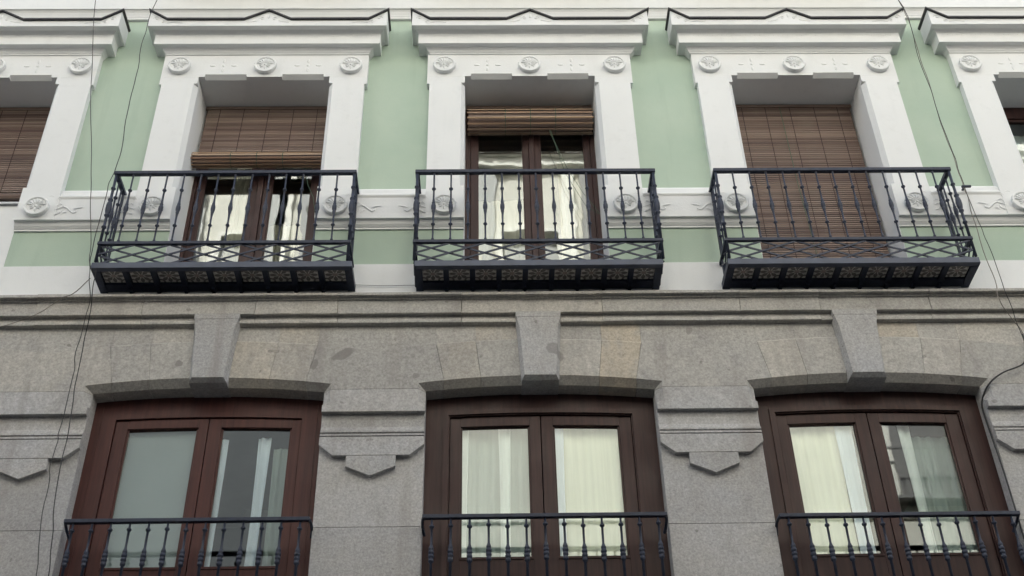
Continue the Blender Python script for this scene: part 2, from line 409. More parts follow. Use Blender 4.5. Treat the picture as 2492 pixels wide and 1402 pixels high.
def medallion_mesh():
    mb = MB(); n = 48
    def ring(r, y, sc):
        out = []
        for k in range(n):
            a = 2 * math.pi * k / n
            rr = r * (1 + sc * 0.055 * abs(math.sin(a * 9)) * (1 if math.sin(a) > -0.35 else 0.25))
            out.append((rr * math.cos(a), y, rr * math.sin(a)))
        return out
    mb.loft([ring(0.100, 0.0, 0.5), ring(0.102, -0.032, 1), ring(0.097, -0.042, 1), ring(0.088, -0.042, 0.6), ring(0.080, -0.032, 0.3), ring(0.03, -0.034, 0), ring(0.001, -0.036, 0)])
    for k in range(-3, 4):                                   # shell lobes fanning upwards
        a = k * R(25)
        mb.ell((math.sin(a) * 0.050, -0.030, math.cos(a) * 0.048), 0.011, 0.018, 0.036, 7, 5, -a)
    for a in (R(95), -R(95), R(125), -R(125), R(180)):
        mb.ell((math.sin(a) * 0.032, -0.030, math.cos(a) * 0.032 - 0.008), 0.010, 0.016, 0.024, 7, 5, -a)
    mb.ell((0, -0.034, -0.004), 0.013, 0.012, 0.012, 8, 5)
    return mb.mesh('medallion', M['white'], False)
MED = medallion_mesh()
def petal_mesh(rx, rz):
    mb = MB(); mb.ell((0, 0, 0), rx, 0.006, rz * 1.15, 8, 5); return mb.mesh('petal', M['white'])
PETH, PETV = petal_mesh(0.030, 0.012), petal_mesh(0.013, 0.024)
def scroll_mesh():
    mb = MB()
    for pts in ([(0.076, 0.117), (0.098, 0.127), (0.125, 0.112)], [(0.14, 0.074), (0.156, 0.098), (0.181, 0.079)], [(0.164, 0.013), (0.183, 0.037), (0.207, 0.022)],
                [(0.15, -0.033), (0.19, -0.015), (0.221, 0.0), (0.253, -0.015), (0.283, -0.048), (0.312, -0.071), (0.337, -0.058), (0.336, -0.04)],
                [(0.307, -0.03), (0.336, -0.016), (0.36, -0.012), (0.389, -0.007)], [(0.15, -0.089), (0.176, -0.08), (0.203, -0.061), (0.21, -0.029)], [(0.216, -0.089), (0.234, -0.062), (0.26, -0.06)]):
        k = len(pts)
        mb.tube([(x, 0, z) for x, z in pts], [0.003] + [0.0068] * (k - 2) + [0.003], 6, 0.38)
    return mb.mesh('carved_scroll', M['white'])
SCR = scroll_mesh()
for i, c in enumerate(UC):
    so = surround(i, c)
    for dx in (-0.80, 0.0, 0.80): put(MED, 'medallion', so, (c + dx, PF + 0.001, 10.385))
    for s in (-1, 1):
        put(MED, 'medallion', so, (c + s * 0.775, PF - 0.003, 8.625))
        so2 = put(SCR, 'carved_scroll', so, (c + s * 0.775, PF - 0.0045, 8.642)); so2.scale = (s, 1, 1)
        for dx, dz in ((-0.10, 0), (0.10, 0)): put(PETH, 'petal', so, (c + s * 0.395 + dx, PF, 10.405 + dz))
        for dx, dz in ((0, 0.062), (0, -0.062)): put(PETV, 'petal', so, (c + s * 0.395 + dx, PF, 10.405 + dz))
        put(petal_mesh(0.014, 0.012), 'petal', so, (c + s * 0.395, PF, 10.405))

# dado band between the surrounds
def dado(x0, x1):
    prof = [(0.0, 8.422), (-0.014, 8.422), (-0.014, 8.438), (-0.018, 8.440), (-0.035, 8.462), (-0.046, 8.495), (-0.050, 8.498), (-0.068, 8.500), (-0.068, 8.730), (-0.078, 8.748), (-0.078, 8.762), (-0.052, 8.79), (-0.045, 8.84), (-0.018, 8.875), (0.0, 8.885)]
    MB().prism_x(prof, x0, x1).obj('dado_band', M['white'], bld)
edges = [X0] + [v for c in UC for v in (c - 0.935, c + 0.935)] + [X1]
for k in range(0, len(edges), 2): dado(edges[k], edges[k + 1])
# white apron and sill below the leftmost window
mb = MB(); c = UC[0]
mb.box(c - HO, c + HO, -0.003, 0.03, 8.04, 8.72); mb.obj('window_apron', M['white'], bld)
mb = MB(); mb.box(c - HO + 0.003, c + HO - 0.003, -0.028, 0.355, 8.722, 8.742); mb.obj('window_sill', M['zinc'], bld)
# plinth under the green
MB().box(X0, X1, -0.015, 0.033, 7.66, 8.04).obj('white_plinth', M['white'], bld, bevel=0.004)

# ---------- pediments
def pediment(c):
    root = None
    mb = MB()
    # lower mouldings and second fascia as stacked plan rings mitred round the ends
    prof = [(0.072, 10.546, 0.948), (0.080, 10.549, 0.958), (0.082, 10.561, 0.960), (0.088, 10.566, 0.966), (0.096, 10.585, 0.975), (0.112, 10.607, 0.992), (0.112, 10.609, 1.0),
            (0.158, 10.610, 1.061), (0.160, 10.612, 1.063), (0.160, 10.742, 1.063), (0.165, 10.745, 1.068), (0.168, 10.750, 1.071), (0.180, 10.757, 1.083), (0.192, 10.764, 1.094), (0.200, 10.764, 1.1),
            (0.246, 10.760, 1.121), (0.250, 10.763, 1.125), (0.250, 10.850, 1.125)]
    rings = [[(c - hw, 0.0, z), (c - hw, -o, z), (c + hw, -o, z), (c + hw, 0.0, z)] for o, z, hw in prof]
    mb.loft(rings)
    # gabled top: corner acroteria and the little centre gable
    top = [(-1.125, 10.972), (-0.945, 10.838), (-0.225, 10.835), (0.0, 10.962), (0.218, 10.835), (0.945, 10.838), (1.125, 10.972)]
    poly = [(c + x * 0.9991, z) for x, z in top] + [(c + 1.124, 10.8), (c - 1.124, 10.8)]
    mb.prism_y(poly, -0.2495, 0.0)
    root = mb.obj('window_pediment', M['white'], bld)
    # lead flashing
    fl = MB(); t2 = [(-1.142, 10.990), (-0.95, 10.850), (-0.225, 10.848), (0.0, 10.976), (0.218, 10.848), (0.95, 10.850), (1.142, 10.990)]
    n = len(t2)
    for k in range(n - 1):
        (xa, za), (xb, zb) = t2[k], t2[k + 1]
        vs = []
        for y in (-0.272, 0.0):
            vs += [(c + xa, y, za - 0.013), (c + xb, y, zb - 0.013), (c + xb, y, zb + 0.004), (c + xa, y, za + 0.004)]
        fl.add(vs, [(0, 1, 2, 3), (7, 6, 5, 4), (0, 4, 5, 1), (3, 2, 6, 7), (0, 3, 7, 4), (1, 5, 6, 2)])
    fl.obj('lead_flashing', M['lead'], root)
    # carved scrolls in the corner gables and centre gable
    def curl(cx, cz, s, k=1.0):
        cv = MB(); pts = []
        for q in range(14):
            a = q * 0.55; r = 0.030 * k * (1 - q / 16)
            pts.append((cx + s * r * math.cos(a), -0.252, cz + r * math.sin(a) * 0.9))
        cv.tube(pts, 0.0035, 5); cv.obj('carved_scroll', M['white'], root)
    for s in (-1, 1):
        curl(c + s * 1.055, 10.868, s); curl(c + s * 0.985, 10.815, -s, 0.7); curl(c + s * 0.06, 10.86, s, 0.9)
        MB().tube([(c + s * 0.95, -0.252, 10.80), (c + s * 0.88, -0.252, 10.812), (c + s * 0.80, -0.252, 10.80)], 0.003, 5).obj('carved_scroll', M['white'], root)
        MB().tube([(c + s * 0.10, -0.252, 10.83), (c + s * 0.15, -0.252, 10.815), (c + s * 0.20, -0.252, 10.808)], 0.003, 5).obj('carved_scroll', M['white'], root)
    MB().ell((c, -0.252, 10.89), 0.012, 0.007, 0.03).obj('carved_boss', M['white'], root)
    # row of small bosses along the second fascia
    dt = MB()
    x = -1.0
    while x < 1.01:
        dt.ell((c + x, -0.160, 10.715), 0.004, 0.003, 0.008, 6, 3); x += 0.045
    dt.obj('bead_row', M['white'], root)
for c in UP: pediment(c)

# ---------- string course above
prof = [(0.0, 11.12), (-0.022, 11.125), (-0.026, 11.132), (-0.026, 11.150), (-0.030, 11.155), (-0.034, 11.175), (-0.044, 11.205), (-0.058, 11.226), (-0.068, 11.230), (-0.070, 11.233), (-0.070, 11.80), (0.03, 11.80), (0.03, 11.12)]
MB().prism_x(prof, X0, X1).obj('string_course', M['white'], bld)
# slabs of the balconies on the floor above
for c in (-2.1, 0.42, 2.94):
    mb = MB(); mb.box(c - 1.01, c + 1.01, -0.36, -0.07, 11.56, 11.70); mb.box(c - 0.95, c + 0.95, -0.28, -0.07, 11.50, 11.56)
    mb.obj('upper_balcony_slab', M['white'], bld)

# ------------------------------------------------------------ granite storey
SF = -0.06
st_root = bpy.data.objects.new('granite_wall', MB().box(X0, X1, 0.10, 0.128, 7.0, 7.6).mesh('granite_wall', M['granite'])); C.objects.link(st_root); st_root.parent = bld
# belt course in separate stones
belt = [(-0.02, 7.72), (-0.10, 7.66), (-0.168, 7.626), (-0.170, 7.600), (-0.166, 7.598), (-0.136, 7.598), (-0.135, 7.583), (-0.121, 7.581), (-0.120, 7.578), (-0.120, 7.458), (-0.117, 7.455),
        (-0.080, 7.456), (-0.080, 7.440), (-0.084, 7.420), (-0.090, 7.402), (-0.090, 7.385), (-0.086, 7.383), (SF, 7.379), (0.10, 7.379), (0.10, 7.72)]
jx = [X0, -5.4, -4.3, -3.55, -2.72, -1.83, -0.66+-0.52, -0.2, 0.92, 2.02, 2.66, 3.55, 4.4, 5.6, X1]
for k in range(len(jx) - 1):
    d = random.uniform(-0.0035, 0.0035)
    p2 = [(y + d, z + random.uniform(-0.0012, 0.0012)) for y, z in belt]
    n = len(p2); mb = MB(); x0, x1 = jx[k] + 0.0018, jx[k + 1] - 0.0018
    xs = [x0 + (x1 - x0) * q / 8 for q in range(9)]
    rings = []
    for x in xs:
        rings.append([(x, y + random.uniform(-0.0015, 0.0015) * (1 if y < -0.05 else 0), z + random.uniform(-0.0016, 0.0016)) for y, z in p2])
    mb.loft(rings); mb.obj('belt_stone', M['granite'], bld)

def ext(dx): return 7.242 - 0.070 * dx * dx
def zf(dx): return 6.896 - 0.074 * dx * dx            # face edge of the arch
def zi(dx): return 6.838 - 0.062 * dx * dx            # inner edge of the arch
CHW = 0.055
def ring_stone(c, a, b, front=SF):
    """voussoir between offsets a..b from the bay centre (slanted joints)."""
    mb = MB(); n = max(2, int(abs(b - a) / 0.07)); g = 0.0013
    a2, b2 = a + g, b - g
    def sl(dx, z): return dx * (1 + 0.085 * (z - 6.88) / 0.33) if abs(dx) > 0.12 else dx
    rings = []
    for k in range(n + 1):
        dx = a2 + (b2 - a2) * k / n
        zt = ext(dx); r = 0.009
        rings.append([(c + sl(dx, zt), 0.06, zt), (c + sl(dx, zt), front + r, zt), (c + sl(dx, zt - r), front, zt - r - 0.004), (c + sl(dx, zf(dx)), front, zf(dx)), (c + dx, front + CHW, zi(dx)), (c + dx, 0.13, zi(dx)), (c + dx * 1.03, 0.13, zt)])
    tn = (round(c, 3), round(a, 3)) in ((-2.121, 0.455), (0.407, -0.742), (0.407, 0.455), (-2.121, 0.13), (-4.66, 0.13))
    mb.loft(rings); return mb.obj('voussoir', M['granite_tan'] if tn else M['granite'], bld)
def springer(k):
    # edges follow the slanted joint of the neighbouring voussoir
    """big stone over pier k, spanning from one arch to the next."""
    cl, cr = PC[k] - 1.264, PC[k] + 1.262
    cl = LC[k - 1] if 0 < k <= len(LC) else cl
    cr = LC[k] if k < len(LC) else cr
    g = 0.0013; chain = []
    for q in range(4):
        dx = 0.737 + (0.933 - 0.737) * q / 3; t = q / 3
        di = 0.742 + (0.877 - 0.742) * t
        chain.append(((cl + dx + g * (1 - t), zf(dx)), (cl + di + g, zi(di))))
    chain.append(((cl + 0.933, 6.782), (cl + 0.877, 6.782)))
    rc = []
    for q in range(4):
        dx = 0.737 + (0.933 - 0.737) * q / 3; t = q / 3
        di = 0.742 + (0.877 - 0.742) * t
        rc.append(((cr - dx - g * (1 - t), zf(dx)), (cr - di - g, zi(di))))
    rc.append(((cr - 0.933, 6.782), (cr - 0.877, 6.782)))
    chain += list(reversed(rc))
    top = []
    xa, xb = cl + 0.8038 + g, cr - 0.8038 - g
    for q in range(13):
        x = xb + (xa - xb) * q / 12
        dx = min(abs(x - cl), abs(x - cr)); top.append((x, ext(dx)))
    face = [p for p, _ in chain] + top
    n = len(chain); mb = MB()
    nf = len(face)
    vs = [(x, SF, z) for x, z in face] + [(p[0], SF + CHW, p[1]) for _, p in chain] + [(p[0], 0.13, p[1]) for _, p in chain] + [(x, 0.06, z) for x, z in top]
    fs = [tuple(range(nf))]
    for q in range(n - 1):
        fs.append((q, q + 1, nf + q + 1, nf + q)); fs.append((nf + q, nf + q + 1, nf + n + q + 1, nf + n + q))
    for q in range(12): fs.append((n + q, n + q + 1, nf + 2 * n + q + 1, nf + 2 * n + q))
    mb.add(vs, fs); mb.obj('springer_stone', M['granite'], bld)
for c in LC:
    for a, b in ((0.13, 0.455), (0.455, 0.742)):
        ring_stone(c, a, b); ring_stone(c, -b, -a)
    # the strip of frieze above the arch ring, set back a few millimetres
for k in range(len(PC)): springer(k)
js = [X0]
for c in LC: js += [c - 0.8045, c - 0.494, c, c + 0.494, c + 0.8045]
js.append(X1)
for k in range(len(js) - 1):
    a, b = js[k] + 0.0008, js[k + 1] - 0.0008; n = 8; rings = []
    for q in range(n + 1):
        x = a + (b - a) * q / n; dx = min(abs(x - cc) for cc in LC)
        zb = ext(dx) - 0.004; rings.append([(x, SF + 0.013, 7.392), (x, SF + 0.013, zb), (x, 0.10, zb), (x, 0.10, 7.392)])
    MB().loft(rings).obj('frieze_stone', M['granite_tan'] if k in (9, 12, 14, 18) else M['granite'], bld)

# keystones
def keystone(c, lean=0.0):
    mb = MB()
    lv = [(6.832, 0.142, 0.142, -0.085), (6.860, 0.120, 0.146, -0.120), (7.30, 0.149, 0.172, -0.124), (7.400, 0.170, 0.182, -0.124), (7.404, 0.166, 0.180, -0.121), (7.412, 0.176, 0.180, -0.124), (7.452, 0.178, 0.180, -0.1215), (7.462, 0.178, 0.178, -0.1215)]
    rings = []
    for z, hf, hb, yf in lv:
        rings.append([(c - hb, 0.13, z), (c - hb, SF - 0.004, z), (c - hf, yf, z), (c + hf, yf, z), (c + hb, SF - 0.004, z), (c + hb, 0.13, z)])
    mb.loft(rings)
    return mb.obj('keystone', M['granite_grey'], bld)
for c in LC: keystone(c)

# piers
def pier(k):
    c = PC[k]; wl = c - ((LC[k - 1] + 0.877) if k > 0 else c - 0.384); wr = ((LC[k] - 0.877) if k < len(LC) else c + 0.384) - c
    def plan(z, f, ch):
        return [(c - wl, 0.13, z), (c - wl, f + ch, z), (c - wl + ch, f, z), (c + wr - ch, f, z), (c + wr, f + ch, z), (c + wr, 0.13, z)]
    # capital block
    MB().loft([plan(6.582, SF, 0.004), plan(6.640, SF, 0.004), plan(6.668, SF, CHW), plan(6.779, SF, CHW)]).obj('capital_stone', M['granite_grey'], bld)
    # moulded necking: cavetto and two beads
    pr = [(-0.038, 6.215), (-0.038, 6.372), (-0.030, 6.374), (-0.030, 6.380), (-0.041, 6.382), (-0.041, 6.397), (-0.028, 6.400), (-0.028, 6.409), (-0.040, 6.412), (-0.040, 6.428), (-0.026, 6.431), (-0.016, 6.470), (-0.016, 6.53), (-0.020, 6.56), (-0.020, 6.5805)]
    mb = MB(); mb.loft([plan(z, y, 0.004) for y, z in pr[1:]])
    mb.obj('necking_stone', M['granite_grey'], bld)
    # apron panel and pendant
    e = 0.022
    poly = [(c - wl, 6.3725), (c - wl, 6.305), (c - wl + 0.105, 6.216), (c - 0.184, 6.216), (c - 0.184, 6.217), (c + 0.184, 6.217), (c + 0.184, 6.216), (c + wr - 0.105, 6.216), (c + wr, 6.305), (c + wr, 6.3725)]
    MB().prism_y(poly, -0.040, 0.002).obj('apron_stone', M['granite_grey'], bld, bevel=0.002)
    poly = [(c - 0.182, 6.2145), (c - 0.182, 6.125), (c + 0.0, 6.046), (c + 0.182, 6.125), (c + 0.182, 6.2145)]
    MB().prism_y(poly, -0.038, 0.002).obj('pendant_stone', M['granite_grey'], bld, bevel=0.002)
    # shaft stones
    zs = [3.98, 4.42, 5.022, 5.655, 6.3725]
    for q in range(len(zs) - 1):
        MB().loft([plan(zs[q] + 0.0022, 0.001, 0.004), plan(zs[q + 1] - 0.0022, 0.001, 0.004)]).obj('pier_stone', M['granite_grey'], bld)
for k in range(len(PC)): pier(k)

# ------------------------------------------------------------ french doors
def arc_strip(mb, c, a, b, f_lo, f_hi, y0, y1, n=10):
    rings = []
    for q in range(n + 1):
        dx = a + (b - a) * q / n
        rings.append([(c + dx, y0, f_lo(dx)), (c + dx, y1, f_lo(dx)), (c + dx, y1, f_hi(dx)), (c + dx, y0, f_hi(dx))])
    mb.loft(rings)
def bar(mb, x0, x1, y0, y1, z0, z1): mb.box(x0, x1, y0, y1, z0, z1)

def lower_door(c, m, label, fw_, lf, gl, gtop, gbot, moulded, panes=('net', 'net')):
    """c centre; fw_ frame inner half width (leaf edge); gl = glass edges for both leaves; all offsets from c."""
    yf = 0.12; zt = lambda dx: 6.86 - 0.05 * dx * dx
    ltop = lambda dx: lf - 0.036 * dx * dx
    fr = MB(); zb = 4.0
    bar(fr, c - 0.9, c - fw_ - 0.003, yf, yf + 0.09, zb, 6.87); bar(fr, c + fw_ + 0.003, c + 0.9, yf, yf + 0.09, zb, 6.87)
    arc_strip(fr, c, -fw_ - 0.003, fw_ + 0.003, lambda d: ltop(d) + 0.004, zt, yf, yf + 0.09)
    bar(fr, c - 0.9, c + 0.9, yf, yf + 0.09, 3.9, 4.0)
    root = fr.obj('french_door', m, bld, label=label)
    if moulded:
        b2 = MB()
        for s in (-1, 1): MB().box(*sorted((c + s * (fw_ + 0.012), c + s * (fw_ + 0.052))), yf - 0.014, yf + 0.002, zb, ltop(fw_) + 0.012).obj('frame_moulding', m, root)
        arc_strip(b2, c, -fw_ - 0.052, fw_ + 0.052, lambda d: ltop(d) + 0.013, lambda d: ltop(d) + 0.052, yf - 0.014, yf + 0.002)
        b2.obj('frame_moulding', m, root)
    else:
        for s in (-1, 1): MB().box(*sorted((c + s * (fw_ + 0.11), c + s * (fw_ + 0.120))), yf - 0.006, yf + 0.002, zb, 6.75).obj('frame_moulding', m, root)
    for s, (ga, gb), pane in ((-1, gl[0], panes[0]), (1, gl[1], panes[1])):
        a, b = (-fw_, -0.0035) if s < 0 else (0.0035, fw_)
        y0, y1 = yf + 0.016, yf + 0.07
        lfm = MB()
        bar(lfm, c + a, c + ga, y0, y1, zb + 0.01, ltop(max(abs(a), abs(ga))) - 0.002); bar(lfm, c + gb, c + b, y0, y1, zb + 0.01, ltop(max(abs(b), abs(gb))) - 0.002)
        arc_strip(lfm, c, ga, gb, lambda d: gtop - 0.03 * d * d, lambda d: ltop(d) - 0.002, y0, y1, 6)
        bar(lfm, c + ga, c + gb, y0, y1, zb + 0.01, gbot)
        # raised field in the bottom panel
        lf_o = lfm.obj('door_leaf', m, root, bevel=0.003)
        gb_ = MB(); e = 0.014                                     # glazing bead
        for (p, q) in ((ga, ga + e), (gb - e, gb)): gb_.box(c + p, c + q, y0 + 0.012, y0 + 0.024, gbot, gtop - 0.03 * max(ga * ga, gb * gb))
        gb_.box(c + ga, c + gb, y0 - 0.006, y0 + 0.012, gbot, gbot + 0.018)
        gb_.box(c + ga + 0.0, c + gb, y0 - 0.008, y0 - 0.0005, gbot - 0.20, gbot - 0.17)
        gb_.obj('glazing_bead', m, root)
        gm = M['glass_bright'] if moulded else M['glass_new']
        MB().box(c + ga - 0.004, c + gb + 0.004, y0 + 0.026, y0 + 0.030, gbot - 0.004, gtop).obj('pane', gm, root)
    return root

lower_door(LC[0], M['wood_dark'], 'brown arched french door at the far left of the granite storey', 0.70, 6.652, ((-0.60, -0.10), (0.10, 0.60)), 6.570, 5.455, False)
lower_door(LC[1], M['wood_red'], 'reddish brown arched french door with a grey shade in its left leaf', 0.703, 6.652, ((-0.610, -0.074), (0.100, 0.635)), 6.572, 5.408, False)
lower_door(LC[2], M['wood_dark'], 'dark brown arched french door with white net curtains in both leaves', 0.692, 6.650, ((-0.612, -0.086), (0.092, 0.600)), 6.566, 5.458, True)
lower_door(LC[3], M['wood_dark'], 'dark brown arched french door with a cream curtain in its left leaf', 0.705, 6.652, ((-0.625, -0.098), (0.086, 0.605)), 6.566, 5.452, True)
lower_door(LC[4], M['wood_dark'], 'dark brown arched french door at the far right of the granite storey', 0.70, 6.652, ((-0.60, -0.10), (0.10, 0.60)), 6.570, 5.455, True)

def upper_door(c, label, left, right, zb=7.78, gt=9.98, gbot=8.37):
    m = M['wood_dark']; yf = 0.36
    fr = MB()
    bar(fr, c - HO, c + left[0], yf, yf + 0.07, zb, 10.25); bar(fr, c + right[3], c + HO, yf, yf + 0.07, zb, 10.25)
    bar(fr, c + left[0], c + right[3], yf, yf + 0.07, 10.10, 10.25)
    root = fr.obj('french_door', m, bld, label=label)
    for (a, b, g0, g1) in ((left[0] + 0.002, left[3], left[1], left[2]), (right[0], right[3] - 0.002, right[1], right[2])):
        y0, y1 = yf + 0.012, yf + 0.055
        lm = MB(); bar(lm, c + a, c + g0, y0, y1, zb, 10.098); bar(lm, c + g1, c + b, y0, y1, zb, 10.098)
        bar(lm, c + g0, c + g1, y0, y1, gt, 10.098); bar(lm, c + g0, c + g1, y0, y1, zb, gbot)
        lm.obj('door_leaf', m, root, bevel=0.003)
        MB().box(c + g0 - 0.003, c + g1 + 0.003, y0 + 0.02, y0 + 0.024, gbot - 0.003, gt + 0.003).obj('pane', M['glass_old'], root)
        bd = MB()
        for p in (g0, g1 - 0.010): bd.box(c + p, c + p + 0.010, y0 + 0.008, y0 + 0.018, gbot, gt)
        bd.box(c + g0, c + g1, y0 + 0.008, y0 + 0.018, gbot, gbot + 0.01)
        bd.obj('glazing_bead', m, root)
    MB().box(c + left[3] + 0.001, c + right[0] - 0.001, yf - 0.012, yf + 0.045, zb, 10.097).obj('astragal', m, root, bevel=0.004)
    return root
upper_door(UC[1], 'dark french door behind the balcony under a half lowered slatted blind', (-0.575, -0.505, -0.088, -0.016), (0.036, 0.108, 0.470, 0.548))
upper_door(UC[2], 'dark french door behind the middle balcony under the rolled up blind', (-0.560, -0.494, -0.067, -0.014), (0.036, 0.090, 0.506, 0.563))
upper_door(UC[3], 'french door behind the right balcony, hidden by a fully lowered blind', (-0.560, -0.494, -0.067, -0.014), (0.036, 0.090, 0.506, 0.563))
upper_door(UC[0], 'window with a zinc sill behind the lowered blind at the left edge', (-0.560, -0.494, -0.067, -0.014), (0.036, 0.090, 0.506, 0.563), zb=8.745, gbot=8.84)
upper_door(UC[4], 'dark french door without a blind at the right edge', (-0.545, -0.480, -0.067, -0.014), (0.036, 0.090, 0.506, 0.563), gt=10.07)

# ------------------------------------------------------------ curtains and shades
def curtain(x0, x1, y, z0, z1, m, label, cat='curtain', folds=9, amp=0.018, group=None, seed=1, tie=0.0):
    rs = random.Random(seed); n = 60; rings_t, rings_b = [], []
    ph = [rs.uniform(0, 6.28) for _ in range(4)]
    def off(u): return amp * (math.sin(u * folds * 6.28 + ph[0]) + 0.5 * math.sin(u * folds * 13.1 + ph[1]) + 0.6 * math.sin(u * 5.0 + ph[2]))
    vs, fs = [], []; rows = 8
    for r in range(rows + 1):
        v = r / rows; z = z1 + (z0 - z1) * v
        for k in range(n + 1):
            u = k / n; x = x0 + (x1 - x0) * u + tie * v * (0.5 - u) * 0.4 + 0.01 * math.sin(v * 5 + u * 9)
            vs.append((x, y + off(u) * (0.6 + 0.5 * v), z))
    for r in range(rows):
        for k in range(n): a = r * (n + 1) + k; fs.append((a, a + 1, a + n + 2, a + n + 1))
    mb = MB(); mb.v = vs; mb.f = fs
    me = bpy.data.meshes.new('curtain'); me.from_pydata(vs, [], fs); me.materials.append(m)
    for p in me.polygons: p.use_smooth = True
    o = bpy.data.objects.new('curtain', me); C.objects.link(o); o['label'] = label; o['category'] = cat
    if group: o['group'] = group
    sol = o.modifiers.new('solid', 'SOLIDIFY'); sol.thickness = 0.002
    return o
c = LC[1]
o = MB().box(c - 0.66, c - 0.03, 0.19, 0.196, 4.1, 6.62).obj('roller_shade', M['grey_wall']); o['label'] = 'flat grey shade filling the left leaf of the reddish door'; o['category'] = 'shade'
curtain(c + 0.095, c + 0.150, 0.20, 4.1, 6.50, M['blue_cloth'], 'narrow bluish curtain at the middle post of the reddish door', folds=1, amp=0.006, seed=3)
curtain(c + 0.375, c + 0.470, 0.215, 4.1, 6.52, M['blue_cloth'], 'gathered bluish curtain hanging inside the right leaf of the reddish door', folds=1.5, amp=0.010, seed=4)
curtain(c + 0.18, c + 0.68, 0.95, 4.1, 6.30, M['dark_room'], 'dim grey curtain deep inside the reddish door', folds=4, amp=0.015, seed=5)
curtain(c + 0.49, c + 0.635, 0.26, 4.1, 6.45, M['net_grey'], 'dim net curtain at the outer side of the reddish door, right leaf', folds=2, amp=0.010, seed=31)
c = LC[2]
curtain(c - 0.66, c - 0.03, 0.245, 4.1, 6.62, M['net_grey'], 'grey green net curtain in the left leaf of the middle arched door', folds=6, amp=0.008, seed=6)
curtain(c - 0.63, c - 0.555, 0.205, 4.1, 6.60, M['net'], 'white curtain edge at the outer side of the left leaf, middle arched door', folds=1, amp=0.008, seed=7)
curtain(c - 0.325, c - 0.235, 0.205, 4.1, 6.60, M['net'], 'white gathered fold of curtain in the left leaf of the middle arched door', folds=1.2, amp=0.010, seed=71)
curtain(c + 0.06, c + 0.17, 0.195, 4.1, 6.62, M['blue_cloth'], 'bluish white curtain edge in the right leaf of the middle arched door', folds=1, amp=0.006, seed=8)
curtain(c + 0.15, c + 0.64, 0.215, 4.1, 6.62, M['cream_cloth'], 'broad cream curtain in the right leaf of the middle arched door', folds=2.5, amp=0.008, seed=9)
c = LC[3]
curtain(c - 0.66, c - 0.24, 0.215, 4.1, 6.62, M['cream_cloth'], 'broad cream curtain in the left leaf of the right arched door', folds=2.5, amp=0.008, seed=10)
curtain(c - 0.255, c - 0.125, 0.20, 4.1, 6.62, M['blue_cloth'], 'bluish white curtain edge beside the cream one in the right arched door', folds=1, amp=0.006, seed=11)
curtain(c + 0.235, c + 0.325, 0.205, 4.1, 6.60, M['net'], 'narrow gathered white curtain in the right leaf of the right arched door', folds=1.2, amp=0.010, seed=12)
curtain(c + 0.33, c + 0.66, 0.26, 4.1, 6.50, M['net_grey'], 'pale grey net curtain at the outer side of the right arched door', folds=3, amp=0.012, seed=13)
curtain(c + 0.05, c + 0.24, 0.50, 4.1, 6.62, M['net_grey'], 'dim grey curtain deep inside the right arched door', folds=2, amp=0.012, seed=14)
c = UC[1]
curtain(c - 0.30, c - 0.05, 0.62, 7.8, 9.9, M['dull_cloth'], 'added beige curtain brightening the left leaf behind the left balcony', folds=3, amp=0.014, seed=15)  # cloth added behind the upper panes to lift their brightness
curtain(c + 0.09, c + 0.34, 0.60, 7.8, 9.0, M['dull_cloth'], 'added short beige curtain brightening the right leaf behind the left balcony', folds=3, amp=0.016, seed=16)
c = UC[2]
curtain(c - 0.50, c - 0.06, 0.62, 7.8, 9.3, M['dull_cloth'], 'added beige half curtain brightening the left leaf behind the middle balcony', folds=3, amp=0.014, seed=17)  # also added to brighten the panes from behind
curtain(c + 0.26, c + 0.52, 0.62, 7.8, 9.8, M['dull_cloth'], 'added beige curtain brightening the right leaf behind the middle balcony', folds=2, amp=0.012, seed=18)
c = UC[4]
curtain(c - 0.50, c + 0.52, 0.50, 7.8, 10.0, M['grey_wall'], 'grey curtain behind the glass at the right edge', folds=6, amp=0.012, seed=19)

# ------------------------------------------------------------ slatted blinds
SLW = 1.16
def slat_mesh(w, m, name='slat'):
    mb = MB(); pr = [(-0.0045, -0.0080), (-0.0065, 0.0), (-0.0045, 0.0080), (0.0, 0.0090), (0.001, 0.0), (0.0, -0.0090)]
    mb.prism_x(pr, -w / 2, w / 2); return mb.mesh(name, m)
SLAT = slat_mesh(SLW, M['slat']); SLATN = slat_mesh(SLW + 0.02, M['slat_new'])
def hanging(root, c, z_top, z_bot, y_top, y_bot, off=0.0, pitch=0.0243):
    n = int((z_top - z_bot) / pitch)
    for k in range(n):
        z = z_top - (k + 0.5) * pitch; t = (z_top - z) / (z_top - z_bot); y = y_top + (y_bot - y_top) * t
        put(SLAT, 'slat', root, (c + off + random.uniform(-0.003, 0.003), y, z), (random.uniform(-0.12, 0.12), random.uniform(-0.0014, 0.0014), 0))
    cd = MB()
    for dx in (-0.46, -0.235, 0.0, 0.235, 0.46):
        cd.tube([(c + off + dx, y_top - 0.0075, z_top), (c + off + dx, y_bot - 0.0075, z_bot)], 0.0032, 5)
    cd.obj('lath_cord', M['thread'], root)
    hd = MB(); hd.box(c - 0.60, c + 0.60, y_top - 0.012, y_top + 0.012, z_top + 0.002, z_top + 0.035); hd.obj('head_rail', M['slat'], root)
